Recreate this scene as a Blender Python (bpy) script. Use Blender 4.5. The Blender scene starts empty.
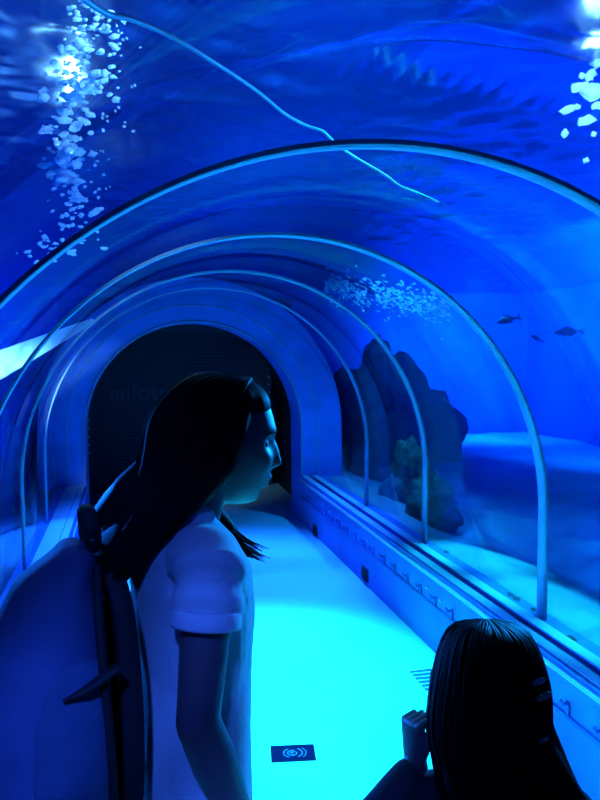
import bpy, bmesh, math, random
from mathutils import Vector, Matrix, noise, Quaternion
random.seed(7)
V = Vector
sc = bpy.context.scene
COL = sc.collection
PI = math.pi

# ------------------------------------------------------------------ camera
F, YAW, PITCH, ROLL = 734.0, 0.229, 0.066, -0.006
CAM = V((0, 0, 1.72))
cr = V((math.cos(YAW), -math.sin(YAW), 0))
cf = V((math.sin(YAW) * math.cos(PITCH), math.cos(YAW) * math.cos(PITCH), -math.sin(PITCH)))
cu = cr.cross(cf)
cd = bpy.data.cameras.new('camera')
cd.sensor_fit = 'VERTICAL'; cd.sensor_height = 36; cd.sensor_width = 27
cd.lens = F * 36 / 800; cd.clip_start = 0.02; cd.clip_end = 100
cam = bpy.data.objects.new('camera', cd); COL.objects.link(cam)
c_, s_ = math.cos(ROLL), math.sin(ROLL)
rx = cr * c_ + cu * s_; ux = cu * c_ - cr * s_
cam.matrix_world = Matrix(((rx.x, ux.x, -cf.x, CAM.x), (rx.y, ux.y, -cf.y, CAM.y), (rx.z, ux.z, -cf.z, CAM.z), (0, 0, 0, 1)))
sc.camera = cam


def ray(px, py):
    a, b = px - 300, py - 400
    a, b = a * math.cos(ROLL) + b * math.sin(ROLL), -a * math.sin(ROLL) + b * math.cos(ROLL)
    return cf + cr * (a / F) - cu * (b / F)


def at(px, py, d):
    """point of the place seen at a pixel, d metres ahead of the lens"""
    return CAM + ray(px, py) * d


# ------------------------------------------------------------------ helpers
def obj(name, me, mats=None, parent=None, smooth=True):
    if isinstance(me, bmesh.types.BMesh):
        b = me; me = bpy.data.meshes.new(name); b.to_mesh(me); b.free()
    for m in (mats if isinstance(mats, (list, tuple)) else [mats] if mats else []):
        me.materials.append(m)
    if smooth:
        for p in me.polygons: p.use_smooth = True
    o = bpy.data.objects.new(name, me); COL.objects.link(o)
    if parent: o.parent = parent
    return o


def tag(o, label, cat, group=None, kind=None):
    o['label'] = label; o['category'] = cat
    if group: o['group'] = group
    if kind: o['kind'] = kind
    return o


def struct(o, label=None, cat=None, group=None):
    o['kind'] = 'structure'
    if label: o['label'] = label
    if cat: o['category'] = cat
    if group: o['group'] = group
    return o


def empty(name, loc=(0, 0, 0), rz=0):
    o = bpy.data.objects.new(name, None); COL.objects.link(o)
    o.location = loc; o.rotation_euler = (0, 0, rz); o.empty_display_size = .1
    return o


def box(bm, c, s, M=None, mi=0):
    vs = []
    for i in range(8):
        v = V(((i & 1) - .5, ((i >> 1) & 1) - .5, ((i >> 2) & 1) - .5))
        v = V((v.x * s[0], v.y * s[1], v.z * s[2]))
        if M: v = M @ v
        vs.append(bm.verts.new(v + V(c)))
    for f in ((0, 2, 3, 1), (4, 5, 7, 6), (0, 1, 5, 4), (2, 6, 7, 3), (0, 4, 6, 2), (1, 3, 7, 5)):
        bm.faces.new([vs[i] for i in f]).material_index = mi


def bevel(bm, w, seg=2):
    bmesh.ops.bevel(bm, geom=list(bm.edges), offset=w, segments=seg, affect='EDGES', profile=.6, clamp_overlap=True)
    return bm


def tube(bm, pts, rad, n=12, ref=None, cap=True, mi=0):
    """lofted tube: rad is a number or (ru, rv) per point; u is the ref direction made square to the path; rounded ends"""
    pts = [V(p) for p in pts]
    R = [(r, r) if not isinstance(r, (tuple, list)) else tuple(r) for r in (rad if isinstance(rad, list) else [rad] * len(pts))]
    rings = []
    pu = None
    L = len(pts)
    for i in range(L):
        t = (pts[min(i + 1, L - 1)] - pts[max(i - 1, 0)])
        if t.length < 1e-9: t = V((0, 0, 1))
        t.normalize()
        u = V(ref) if ref is not None else (pu if pu is not None else (V((1, 0, 0)) if abs(t.x) < .8 else V((0, 1, 0))))
        u = u - t * u.dot(t)
        if u.length < 1e-6: u = t.orthogonal()
        u.normalize(); pu = u.copy(); v = t.cross(u)
        rings.append((pts[i], u, v, t, R[i]))
    out = []
    if cap:
        p, u, v, t, r = rings[0]; m = min(r)
        for a in (75, 50, 25):
            k = math.cos(math.radians(a)); s = math.sin(math.radians(a))
            out.append((p - t * m * s, u, v, (r[0] * k, r[1] * k)))
    out += [(p, u, v, r) for p, u, v, t, r in rings]
    if cap:
        p, u, v, t, r = rings[-1]; m = min(r)
        for a in (25, 50, 75):
            k = math.cos(math.radians(a)); s = math.sin(math.radians(a))
            out.append((p + t * m * s, u, v, (r[0] * k, r[1] * k)))
    vr = []
    for p, u, v, r in out:
        vr.append([bm.verts.new(p + u * (r[0] * math.cos(2 * PI * j / n)) + v * (r[1] * math.sin(2 * PI * j / n))) for j in range(n)])
    for a, b in zip(vr, vr[1:]):
        for j in range(n):
            bm.faces.new((a[j], a[(j + 1) % n], b[(j + 1) % n], b[j])).material_index = mi
    bm.faces.new(vr[0][::-1]).material_index = mi
    bm.faces.new(vr[-1]).material_index = mi


def ell(bm, c, r, M=None, nu=24, nv=16, fn=None):
    T = Matrix.Translation(V(c)) @ ((M or Matrix()).to_4x4()) @ Matrix.Diagonal((r[0], r[1], r[2], 1))
    bmesh.ops.create_uvsphere(bm, u_segments=nu, v_segments=nv, radius=1, matrix=T)


def smoothpath(pts, k=6):
    """Catmull-Rom"""
    P = [V(p) for p in pts]; out = []
    for i in range(len(P) - 1):
        a, b, c, d = P[max(i - 1, 0)], P[i], P[i + 1], P[min(i + 2, len(P) - 1)]
        for j in range(k):
            t = j / k
            out.append(.5 * ((2 * b) + (c - a) * t + (2 * a - 5 * b + 4 * c - d) * t * t + (3 * b - a - 3 * c + d) * t ** 3))
    out.append(P[-1])
    return out


def lerpl(vals, n):
    out = []
    for i in range(n):
        t = i / (n - 1) * (len(vals) - 1); k = min(int(t), len(vals) - 2); f = t - k
        a, b = vals[k], vals[k + 1]
        out.append(tuple(x + (y - x) * f for x, y in zip(a, b)) if isinstance(a, tuple) else a + (b - a) * f)
    return out


def fuse(bm, voxel=.005, smooth=6, fac=.5):
    """overlapping closed shapes become one continuous skin"""
    me = bpy.data.meshes.new('tmp'); b = bm; b.to_mesh(me); b.free()
    o = bpy.data.objects.new('tmp', me); COL.objects.link(o)
    r = o.modifiers.new('r', 'REMESH'); r.mode = 'VOXEL'; r.voxel_size = voxel; r.adaptivity = 0
    if smooth:
        s = o.modifiers.new('s', 'SMOOTH'); s.iterations = smooth; s.factor = fac
    dg = bpy.context.evaluated_depsgraph_get(); dg.update()
    out = bpy.data.meshes.new_from_object(o.evaluated_get(dg))
    bpy.data.objects.remove(o); bpy.data.meshes.remove(me)
    return out


# ------------------------------------------------------------------ materials
def mat(name, col, rough=.5, metal=0, spec=.5, noise_amt=0, scale=20, bump=0, bump_scale=60, sheen=0):
    m = bpy.data.materials.new(name); m.use_nodes = True
    nt = m.node_tree; p = nt.nodes['Principled BSDF']
    p.inputs['Base Color'].default_value = (*col, 1); p.inputs['Roughness'].default_value = rough
    p.inputs['Metallic'].default_value = metal; p.inputs['Specular IOR Level'].default_value = spec
    if sheen: p.inputs['Sheen Weight'].default_value = sheen
    tc = nt.nodes.new('ShaderNodeTexCoord')
    if noise_amt:
        n = nt.nodes.new('ShaderNodeTexNoise'); n.inputs['Scale'].default_value = scale; n.inputs['Detail'].default_value = 5
        nt.links.new(tc.outputs['Object'], n.inputs['Vector'])
        r = nt.nodes.new('ShaderNodeValToRGB')
        r.color_ramp.elements[0].position = .3; r.color_ramp.elements[1].position = .7
        r.color_ramp.elements[0].color = (*[c * (1 - noise_amt) for c in col], 1)
        r.color_ramp.elements[1].color = (*[min(1, c * (1 + noise_amt)) for c in col], 1)
        nt.links.new(n.outputs['Fac'], r.inputs['Fac']); nt.links.new(r.outputs['Color'], p.inputs['Base Color'])
    if bump:
        n2 = nt.nodes.new('ShaderNodeTexNoise'); n2.inputs['Scale'].default_value = bump_scale; n2.inputs['Detail'].default_value = 4
        nt.links.new(tc.outputs['Object'], n2.inputs['Vector'])
        b = nt.nodes.new('ShaderNodeBump'); b.inputs['Strength'].default_value = bump; b.inputs['Distance'].default_value = .01
        nt.links.new(n2.outputs['Fac'], b.inputs['Height']); nt.links.new(b.outputs['Normal'], p.inputs['Normal'])
    return m


def emit(name, col, strength):
    m = bpy.data.materials.new(name); m.use_nodes = True; nt = m.node_tree; nt.nodes.clear()
    e = nt.nodes.new('ShaderNodeEmission'); e.inputs['Color'].default_value = (*col, 1); e.inputs['Strength'].default_value = strength
    o = nt.nodes.new('ShaderNodeOutputMaterial'); nt.links.new(e.outputs[0], o.inputs['Surface'])
    return m


def acrylic(inner):
    m = bpy.data.materials.new('acrylic_inner' if inner else 'acrylic_outer'); m.use_nodes = True; nt = m.node_tree; nt.nodes.clear()
    L = nt.links.new; N = nt.nodes.new
    o = N('ShaderNodeOutputMaterial'); t = N('ShaderNodeBsdfTransparent'); t.inputs['Color'].default_value = (.95, .975, .985, 1)
    if not inner:
        L(t.outputs[0], o.inputs['Surface']); return m
    g = N('ShaderNodeBsdfGlossy'); g.inputs['Roughness'].default_value = .04; g.inputs['Color'].default_value = (.9, .95, 1, 1)
    fr = N('ShaderNodeFresnel'); fr.inputs['IOR'].default_value = 1.33
    ge = N('ShaderNodeNewGeometry')
    s1 = N('ShaderNodeMath'); s1.operation = 'SUBTRACT'; s1.inputs[0].default_value = 1; L(ge.outputs['Backfacing'], s1.inputs[1])
    mu = N('ShaderNodeMath'); mu.operation = 'MULTIPLY'; L(fr.outputs[0], mu.inputs[0]); L(s1.outputs[0], mu.inputs[1])
    mi = N('ShaderNodeMath'); mi.operation = 'MINIMUM'; L(mu.outputs[0], mi.inputs[0]); mi.inputs[1].default_value = .25
    tc = N('ShaderNodeTexCoord'); n = N('ShaderNodeTexNoise'); n.inputs['Scale'].default_value = 2.2; n.inputs['Detail'].default_value = 1
    L(tc.outputs['Object'], n.inputs['Vector']); b = N('ShaderNodeBump'); b.inputs['Strength'].default_value = .12; b.inputs['Distance'].default_value = .1
    L(n.outputs['Fac'], b.inputs['Height']); L(b.outputs['Normal'], g.inputs['Normal'])
    x = N('ShaderNodeMixShader'); L(mi.outputs[0], x.inputs[0]); L(t.outputs[0], x.inputs[1]); L(g.outputs[0], x.inputs[2])
    L(x.outputs[0], o.inputs['Surface'])
    return m


def water_mat():
    m = bpy.data.materials.new('sea_water'); m.use_nodes = True; nt = m.node_tree; nt.nodes.clear()
    L = nt.links.new; N = nt.nodes.new
    o = N('ShaderNodeOutputMaterial'); t = N('ShaderNodeBsdfTransparent'); L(t.outputs[0], o.inputs['Surface'])
    s = N('ShaderNodeVolumeScatter'); s.inputs['Color'].default_value = (.02, .13, 1, 1); s.inputs['Density'].default_value = .045; s.inputs['Anisotropy'].default_value = .4
    a = N('ShaderNodeVolumeAbsorption'); a.inputs['Color'].default_value = (0, .45, .9, 1); a.inputs['Density'].default_value = .22
    d = N('ShaderNodeAddShader'); L(s.outputs[0], d.inputs[0]); L(a.outputs[0], d.inputs[1]); L(d.outputs[0], o.inputs['Volume'])
    return m


def ripple_mat():
    m = bpy.data.materials.new('rippled_water_surface'); m.use_nodes = True; nt = m.node_tree; nt.nodes.clear()
    L = nt.links.new; N = nt.nodes.new
    o = N('ShaderNodeOutputMaterial'); t = N('ShaderNodeBsdfTransparent')
    g = N('ShaderNodeBsdfGlossy'); g.inputs['Roughness'].default_value = .22; g.inputs['Color'].default_value = (.28, .32, .36, 1)
    fr = N('ShaderNodeFresnel'); fr.inputs['IOR'].default_value = 1.33
    x = N('ShaderNodeMixShader'); L(fr.outputs[0], x.inputs[0]); L(t.outputs[0], x.inputs[1]); L(g.outputs[0], x.inputs[2])
    L(x.outputs[0], o.inputs['Surface'])
    return m


M = dict(
    floor=mat('pale_floor', (.62, .95, .98), .55, noise_amt=.03, scale=6),
    ledge=mat('blue_painted_ledge', (.10, .22, .62), .55, noise_amt=.12, scale=5),
    strip=mat('pale_metal_strip', (.78, .86, .94), .35, noise_amt=.06, scale=30),
    dark=mat('dark_rubber', (.02, .03, .07), .6),
    groove=mat('dark_blue_groove', (.05, .14, .46), .6),
    hoop=mat('grey_silicone_joint', (.28, .34, .55), .45),
    ring=mat('blue_plaster', (.12, .26, .80), .6, noise_amt=.16, scale=4, bump=.25, bump_scale=25),
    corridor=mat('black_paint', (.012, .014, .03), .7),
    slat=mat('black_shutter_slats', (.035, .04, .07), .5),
    letter=mat('faint_lettering', (.075, .08, .13), .6),
    sand=mat('pale_sand', (.36, .44, .48), .9, noise_amt=.18, scale=3, bump=.5, bump_scale=14),
    tank=mat('tank_wall_paint', (.03, .10, .38), .8, noise_amt=.25, scale=1.2),
    rock=mat('dark_reef_rock', (.05, .09, .08), .9, noise_amt=.5, scale=9, bump=.8, bump_scale=22),
    rock2=mat('green_reef_rock', (.09, .16, .09), .9, noise_amt=.5, scale=12, bump=.8, bump_scale=26),
    fish=mat('fish_skin', (.012, .025, .06), .4, noise_amt=.3, scale=30),
    hose=mat('pale_hose', (.5, .55, .75), .5),
    skin=mat('skin', (.15, .085, .10), .5, noise_amt=.05, scale=40),
    hair=mat('black_hair', (.007, .006, .008), .55, spec=.05),
    shirt=mat('white_cotton', (.68, .66, .74), .85, noise_amt=.03, scale=15, bump=.15, bump_scale=120, sheen=.2),
    jeans=mat('dark_denim', (.03, .04, .08), .8, noise_amt=.2, scale=60),
    shoe=mat('dark_canvas', (.05, .05, .06), .7),
    pack=mat('pack_fabric', (.08, .11, .25), .8, noise_amt=.06, scale=30, bump=.2, bump_scale=160),
    pack2=mat('pack_pocket_fabric', (.05, .10, .20), .8, noise_amt=.08, scale=30, bump=.2, bump_scale=160),
    black=mat('black_webbing', (.008, .008, .012), .7),
    steel=mat('steel', (.6, .62, .66), .3, metal=1),
    top=mat('dark_knit', (.02, .015, .03), .9),
    eye=mat('eye', (.10, .09, .09), .3),
    pink=mat('pink_clip', (.60, .26, .40), .4),
    green=mat('green_clip', (.12, .34, .28), .5),
    sign=mat('navy_sticker', (.002, .004, .04), .9, spec=.1),
    emblem=mat('emblem_print', (.10, .16, .42), .5),
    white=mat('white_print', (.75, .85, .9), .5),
    lamp=emit('lamp_glow', (.30, .72, 1), 60),
    housing=mat('lamp_housing', (.03, .03, .04), .5),
)
M['acr_in'] = acrylic(True); M['acr_out'] = acrylic(False)

# ------------------------------------------------------------------ tunnel
CX, R, ZS, ZB = .63, 1.24, .964, .46        # axis, radius, springing height, ledge height
TH = .06
Y0, Y1, YE, YEND = -1.9, 5.66, 7.2, 9.4
HOOPS = [-1.1, .28, 1.675, 3.04, 4.45, 5.66]
FX0, FX1 = -.41, 1.67                        # walkway edges


def arch(r, zb, n=64):
    pts = [V((CX + r, 0, zb))]
    for i in range(n + 1):
        a = PI * i / n
        pts.append(V((CX + r * math.cos(a), 0, ZS + r * math.sin(a))))
    pts.append(V((CX - r, 0, zb)))
    return pts


def arch_shell(name, ri, ro, ya, yb, zb, mats, n=64, mi_in=0, mi_out=0, parent=None):
    bm = bmesh.new()
    I, O = arch(ri, zb, n), arch(ro, zb, n)
    g = []
    for P in (I, O):
        for y in (ya, yb):
            g.append([bm.verts.new((p.x, y, p.z)) for p in P])
    ia, ib, oa, ob = g
    for k in range(len(I) - 1):
        bm.faces.new((ia[k], ib[k], ib[k + 1], ia[k + 1])).material_index = mi_in
        bm.faces.new((oa[k], oa[k + 1], ob[k + 1], ob[k])).material_index = mi_out
        bm.faces.new((ia[k], ia[k + 1], oa[k + 1], oa[k])).material_index = mi_out
        bm.faces.new((ib[k], ob[k], ob[k + 1], ib[k + 1])).material_index = mi_out
    for k in (0, -1):
        bm.faces.new((ia[k], oa[k], ob[k], ib[k])).material_index = mi_out
    bmesh.ops.recalc_face_normals(bm, faces=bm.faces)
    o = obj(name, bm, mats, parent, smooth=False)
    for p in o.data.polygons: p.use_smooth = len(p.vertices) == 4 and abs(p.normal.y) < .5
    return o


edges = [Y0] + HOOPS + [YE - .06]
for i in range(len(edges) - 1):
    w = arch_shell('window_%d' % (i + 1), R, R + TH, edges[i] + .002, edges[i + 1] - .002, ZB, [M['acr_in'], M['acr_out']], 96, 0, 1)
    struct(w, 'curved clear acrylic tunnel panel number %d from the entrance' % (i + 1), 'window', 'curved acrylic panels of the tunnel')
names = {1.675: 'nearest pale joint hoop, crossing the top of the tunnel overhead',
         3.04: 'second pale joint hoop, its right leg standing beside the girl',
         4.45: 'third pale joint hoop along the acrylic tunnel',
         5.66: 'fourth pale joint hoop, last one before the blue end ring'}
for i, y in enumerate(HOOPS):
    bw = .036 if y > 2 else .026
    h = arch_shell('trim_%d' % (i + 1), R - .003, R + .008, y - bw, y + bw, ZB - .005, M['hoop'], 96)
    struct(h, names.get(y, 'pale joint hoop number %d behind the viewer' % (i + 1)), 'joint hoop', 'joint hoops of the tunnel')

# end wall collar with the doorway, dark corridor behind
bm = bmesh.new()
RD = 1.04
a, b = arch(1.47, 0, 96), arch(RD, 0, 96)
gs = []
for P in (a, b):
    for y in (YE - .05, YE + .40): gs.append([bm.verts.new((p.x, y, p.z)) for p in P])
for k in range(len(a) - 1):
    bm.faces.new((gs[0][k], gs[2][k], gs[2][k + 1], gs[0][k + 1]))
    bm.faces.new((gs[1][k], gs[1][k + 1], gs[3][k + 1], gs[3][k]))
    bm.faces.new((gs[2][k], gs[3][k], gs[3][k + 1], gs[2][k + 1]))
    bm.faces.new((gs[0][k], gs[0][k + 1], gs[1][k + 1], gs[1][k]))
bmesh.ops.recalc_face_normals(bm, faces=bm.faces)
e = obj('wall_end', bm, M['ring'], smooth=False)
struct(e, 'blue end wall ring around the dark doorway', 'wall')
# thin raised bead round the doorway and shallow groove bead on the ring
for nm, r, y, lab in (('trim_7', RD + .012, YE - .055, 'thin pale bead round the dark doorway'),
                      ('trim_8', RD + .17, YE - .052, 'thin raised line on the blue end ring')):
    bm = bmesh.new(); tube(bm, [(p.x, y, p.z) for p in arch(r, ZB, 80)], .011 if nm == 'trim_7' else .006, 8)
    struct(obj(nm, bm, M['hoop']), lab, 'trim')
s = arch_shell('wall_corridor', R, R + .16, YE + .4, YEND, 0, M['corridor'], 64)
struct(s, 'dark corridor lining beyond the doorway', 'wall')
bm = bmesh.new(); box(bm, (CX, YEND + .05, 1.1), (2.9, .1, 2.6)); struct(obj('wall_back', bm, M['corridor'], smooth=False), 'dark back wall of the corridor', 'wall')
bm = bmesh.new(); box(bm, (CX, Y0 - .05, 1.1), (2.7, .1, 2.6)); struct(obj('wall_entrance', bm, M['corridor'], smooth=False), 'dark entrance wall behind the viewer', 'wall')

# floor
bm = bmesh.new(); box(bm, (CX, (Y0 + YEND) / 2, -.05), (2.6, YEND - Y0, .1)); struct(obj('floor', bm, M['floor'], smooth=False), 'pale smooth walkway floor', 'floor')


# ledges: profile of strips from the walkway outwards, mirrored about the axis
def prof_extrude(name, pts, mats, idx, y0, y1, side, parent=None):
    bm = bmesh.new()
    P = [(x if side > 0 else 2 * CX - x, z) for x, z in pts]
    a = [bm.verts.new((x, y0, z)) for x, z in P]; b = [bm.verts.new((x, y1, z)) for x, z in P]
    n = len(P)
    for k in range(n):
        bm.faces.new((a[k], a[(k + 1) % n], b[(k + 1) % n], b[k])).material_index = idx[k] if idx else 0
    bm.faces.new(a); bm.faces.new(b[::-1])
    bmesh.ops.recalc_face_normals(bm, faces=bm.faces)
    return obj(name, bm, mats, parent, smooth=False)


XO = CX + R + TH - .002
for side, nm in ((1, 'right'), (-1, 'left')):
    led = prof_extrude('ledge_' + nm, [(FX1, 0), (FX1, .465), (XO, .465), (XO, 0)] if side < 0 else [(FX1, 0), (FX1, .465), (1.735, .465), (1.735, .435), (1.79, .435), (1.79, .4585), (XO, .4585), (XO, 0)],
                       [M['ledge'], M['groove']], [0, 0, 0, 0] if side < 0 else [0, 0, 1, 1, 1, 0, 0, 0], Y0, YE - .04, side)
    struct(led, 'blue ledge along the %s side of the walkway' % nm, 'ledge')
    t1 = prof_extrude('front_strip', [(FX1 - .012, .420), (FX1 - .012, .443), (FX1 + .0, .443), (FX1, .420)], M['strip'], None, Y0, YE - .05, side, led)
    t0 = prof_extrude('dark_gap', [(FX1 - .003, .443), (FX1 - .003, .4652), (FX1 + .014, .4652), (FX1 + .014, .443)], M['groove'], None, Y0, YE - .05, side, led)  # dark blue strip between the front and top strips
    t2 = prof_extrude('top_strip', [(FX1 + .014, .464), (FX1 + .014, .470), (1.733, .470), (1.733, .464)], M['strip'], None, Y0, YE - .05, side, led)
    t3 = prof_extrude('sill_strip', [(1.74, .464), (1.74, .469), (CX + R - .02, .469), (CX + R - .02, .464)] if side < 0 else [(1.792, .458), (1.792, .464), (CX + R - .02, .464), (CX + R - .02, .458)], M['strip'], None, Y0, YE - .05, side, led)
    # low rail of dark hooks
    rail = empty('hook_rail', (0, 0, 0))
    sx = FX1 if side > 0 else FX0
    bm = bmesh.new(); box(bm, (sx - side * .006, (Y0 + YE) / 2, .268), (.012, YE - Y0 - .2, .016)); obj('rail', bm, M['groove'], rail, smooth=False)
    y = 1.0
    while y < 6.9:
        bm = bmesh.new()
        box(bm, (sx - side * .006, y, .305), (.010, .022, .055)); bevel(bm, .003, 1)
        tube(bm, [(sx - side * .008, y, .325), (sx - side * .03, y, .322), (sx - side * .036, y, .338)], .008, 8)
        obj('hook', bm, M['groove'], rail); y += .215
    tag(rail, 'low dark rail of hooks on the %s ledge face' % nm, 'rail')
    if side > 0:
        for (px, py) in ((322, 505), (330, 512), (348, 527), (368, 541), (385, 551), (427, 587), (441, 600)):
            d = (FX1) / 1.0
            q = ray(px, py); t = (FX1 - CAM.x) / q.x; p = CAM + q * t
            bm = bmesh.new(); ell(bm, (FX1 - .004, p.y, p.z), (.008, .010, .010), nu=12, nv=8); obj('stud', bm, M['steel'], led)
# wall vents low on the right ledge
for (px, py, lab) in ((316, 530, 'small dark vent low on the right ledge, farther one near the doorway'), (366, 574, 'small dark vent low on the right ledge, nearer one')):
    q = ray(px, py); p = CAM + q * ((FX1 - CAM.x) / q.x)
    v = empty('wall_vent', (FX1, p.y, p.z))
    bm = bmesh.new(); box(bm, (-.008, 0, 0), (.016, .12, .10)); bevel(bm, .004, 1); obj('frame', bm, M['dark'], v, smooth=False)
    bm = bmesh.new()
    for k in range(5): box(bm, (-.018, 0, -.032 + .016 * k), (.008, .1, .006))
    obj('grille', bm, M['black'], v, smooth=False)
    tag(v, lab, 'vent')

# roller shutter in the corridor
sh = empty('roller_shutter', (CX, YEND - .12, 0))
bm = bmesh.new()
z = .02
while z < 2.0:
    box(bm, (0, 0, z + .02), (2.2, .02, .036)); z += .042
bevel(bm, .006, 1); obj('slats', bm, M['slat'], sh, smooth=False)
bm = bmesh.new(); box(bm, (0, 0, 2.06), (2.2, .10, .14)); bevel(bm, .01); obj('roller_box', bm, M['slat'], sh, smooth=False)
for sx in (-1, 1):
    bm = bmesh.new(); box(bm, (sx * 1.12, -.01, 1), (.06, .06, 2.0)); bevel(bm, .006, 1); g = obj('guide_rail', bm, M['slat'], sh, smooth=False)
    for k in range(14):
        bm = bmesh.new(); ell(bm, (sx * 1.12, -.042, .5 + .1 * k), (.014, .008, .014), nu=10, nv=8); obj('rivet', bm, M['steel'], g)
fc = bpy.data.curves.new('text', 'FONT'); fc.body = 'iaifotov'; fc.size = .30; fc.extrude = .003; fc.align_x = 'CENTER'
fo = bpy.data.objects.new('text', fc); COL.objects.link(fo)
dg = bpy.context.evaluated_depsgraph_get(); dg.update()
tm = bpy.data.meshes.new_from_object(fo.evaluated_get(dg)); bpy.data.objects.remove(fo)
tm.transform(Matrix.Translation((-.42, -.015, 1.13)) @ Matrix.Rotation(PI / 2, 4, 'X'))
obj('lettering', tm, M['letter'], sh, smooth=False)
tag(sh, 'dark roller shutter with faint lettering, closing the corridor behind the doorway', 'shutter')

# floor sticker with wave emblem
st = empty('floor_sticker', at(293, 754, 1)); q = ray(293, 754); p = CAM + q * (CAM.z / -q.z); st.location = p
p1 = CAM + ray(272, 754) * (CAM.z / -ray(272, 754).z); p2 = CAM + ray(316, 752) * (CAM.z / -ray(316, 752).z)
p3 = CAM + ray(291, 746) * (CAM.z / -ray(291, 746).z); p4 = CAM + ray(297, 762) * (CAM.z / -ray(297, 762).z)
wd, ht = (p2 - p1).length, (p3 - p4).length
st.rotation_euler = (0, 0, math.atan2(p2.y - p1.y, p2.x - p1.x))
bm = bmesh.new(); box(bm, (0, 0, .0015), (wd + .012, ht + .012, .003)); obj('border', bm, M['white'], st, smooth=False)
bm = bmesh.new(); box(bm, (0, 0, .0035), (wd, ht, .003)); obj('panel', bm, M['sign'], st, smooth=False)


def arc(bm, cx, cy, r, a0, a1, w, z, n=20):
    vs = []
    for i in range(n + 1):
        a = math.radians(a0 + (a1 - a0) * i / n)
        vs.append([bm.verts.new((cx + rr * math.cos(a) * 1.0, cy + rr * math.sin(a), z)) for rr in (r - w / 2, r + w / 2)])
    for a, b in zip(vs, vs[1:]): bm.faces.new((a[0], b[0], b[1], a[1]))


bm = bmesh.new()
arc(bm, -.003, 0, .020, 60, 300, .006, .0056); arc(bm, .004, -.003, .012, -140, 110, .005, .0056)
arc(bm, -.006, 0, .034, 110, 250, .006, .0056); arc(bm, .006, 0, .034, -65, 65, .006, .0056); arc(bm, .008, 0, .048, -45, 45, .004, .0056)
ell(bm, (-.006, .004, .0052), (.008, .008, .0015), nu=12, nv=6)
obj('emblem', bm, M['emblem'], st, smooth=False)
tag(st, 'navy rectangular sticker with ringed wave emblem on the cyan floor', 'sticker')

# floor drain grate beside the girl
q = ray(428, 686); p = CAM + q * (CAM.z / -q.z)
gr = empty('floor_grate', (FX1 - .20, p.y, 0))
q = ray(403, 671); pa = CAM + q * (CAM.z / -q.z)
gw = FX1 - .02 - pa.x
gr.location = (pa.x + gw / 2, pa.y - .26, 0)
bm = bmesh.new()
for sx in (-1, 1): box(bm, (sx * (gw / 2 - .012), 0, .003), (.024, .52, .006)); box(bm, (0, sx * .248, .003), (gw - .0485, .0235, .006))
obj('frame', bm, M['strip'], gr, smooth=False)
bm = bmesh.new()
for k in range(11): box(bm, (0, -.21 + .042 * k, .002), (gw - .05, .014, .004))
obj('bars', bm, M['strip'], gr, smooth=False)
bm = bmesh.new(); box(bm, (0, 0, .0006), (gw - .03, .47, .001)); obj('pit', bm, M['groove'], gr, smooth=False)
tag(gr, 'square floor drain grate beside the right ledge, partly behind the girl', 'grate')

# ------------------------------------------------------------------ tank
TX0, TX1, TY0, TY1, ZW = -4.6, 7.6, -2.0, 13.0, 2.88
ro = R + TH + .004
cross = [(TX0, 0), (CX - ro, 0), (CX - ro, ZS)] + [(CX + ro * math.cos(PI - PI * i / 64), ZS + ro * math.sin(PI * i / 64)) for i in range(1, 64)] + [(CX + ro, ZS), (CX + ro, 0), (TX1, 0), (TX1, ZW), (TX0, ZW)]
bm = bmesh.new()
a = [bm.verts.new((x, TY0, z)) for x, z in cross]; b = [bm.verts.new((x, TY1, z)) for x, z in cross]
for k in range(len(cross)):
    bm.faces.new((a[k], a[(k + 1) % len(cross)], b[(k + 1) % len(cross)], b[k]))
bm.faces.new(a); bm.faces.new(b[::-1])
bmesh.ops.recalc_face_normals(bm, faces=bm.faces)
w = obj('water', bm, water_mat(), smooth=False); w['kind'] = 'structure'; w['label'] = 'deep blue water filling the tank around the tunnel'; w['category'] = 'water'

# water surface: real waves seen from below
bm = bmesh.new()
NX, NY = 300, 380
vs = []
for j in range(NY + 1):
    row = []
    for i in range(NX + 1):
        x = TX0 + .01 + (TX1 - TX0 - .02) * i / NX; y = TY0 + .01 + (TY1 - TY0 - .02) * j / NY
        h = .020 * noise.noise(V((x * 1.7, y * 1.7, 3))) + .016 * noise.noise(V((x * 5.2, y * 5.6, 9))) + .010 * noise.noise(V((x * 10, y * 12, 1)))
        row.append(bm.verts.new((x, y, ZW - .06 + h)))
    vs.append(row)
for j in range(NY):
    for i in range(NX):
        bm.faces.new((vs[j][i], vs[j][i + 1], vs[j + 1][i + 1], vs[j + 1][i]))
o = obj('water_surface', bm, ripple_mat()); struct(o, 'rippling water surface seen from below', 'water surface')

for nm, c, s3 in (('wall_tank_right', (TX1 + .1, 5.5, 1.8), (.2, 15.4, 3.6)), ('wall_tank_left', (TX0 - .1, 5.5, 1.8), (.2, 15.4, 3.6)),
                  ('wall_tank_far', (1.5, TY1 + .1, 1.8), (12.6, .2, 3.6)), ('wall_tank_near', (1.5, TY0 - .2, 1.8), (12.6, .2, 3.6)),
                  ('ground_tank', (1.5, 5.5, -.2), (12.6, 15.4, .2))):
    bm = bmesh.new(); box(bm, c, s3); struct(obj(nm, bm, M['tank'], smooth=False), 'blue painted tank wall', 'wall')


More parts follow.
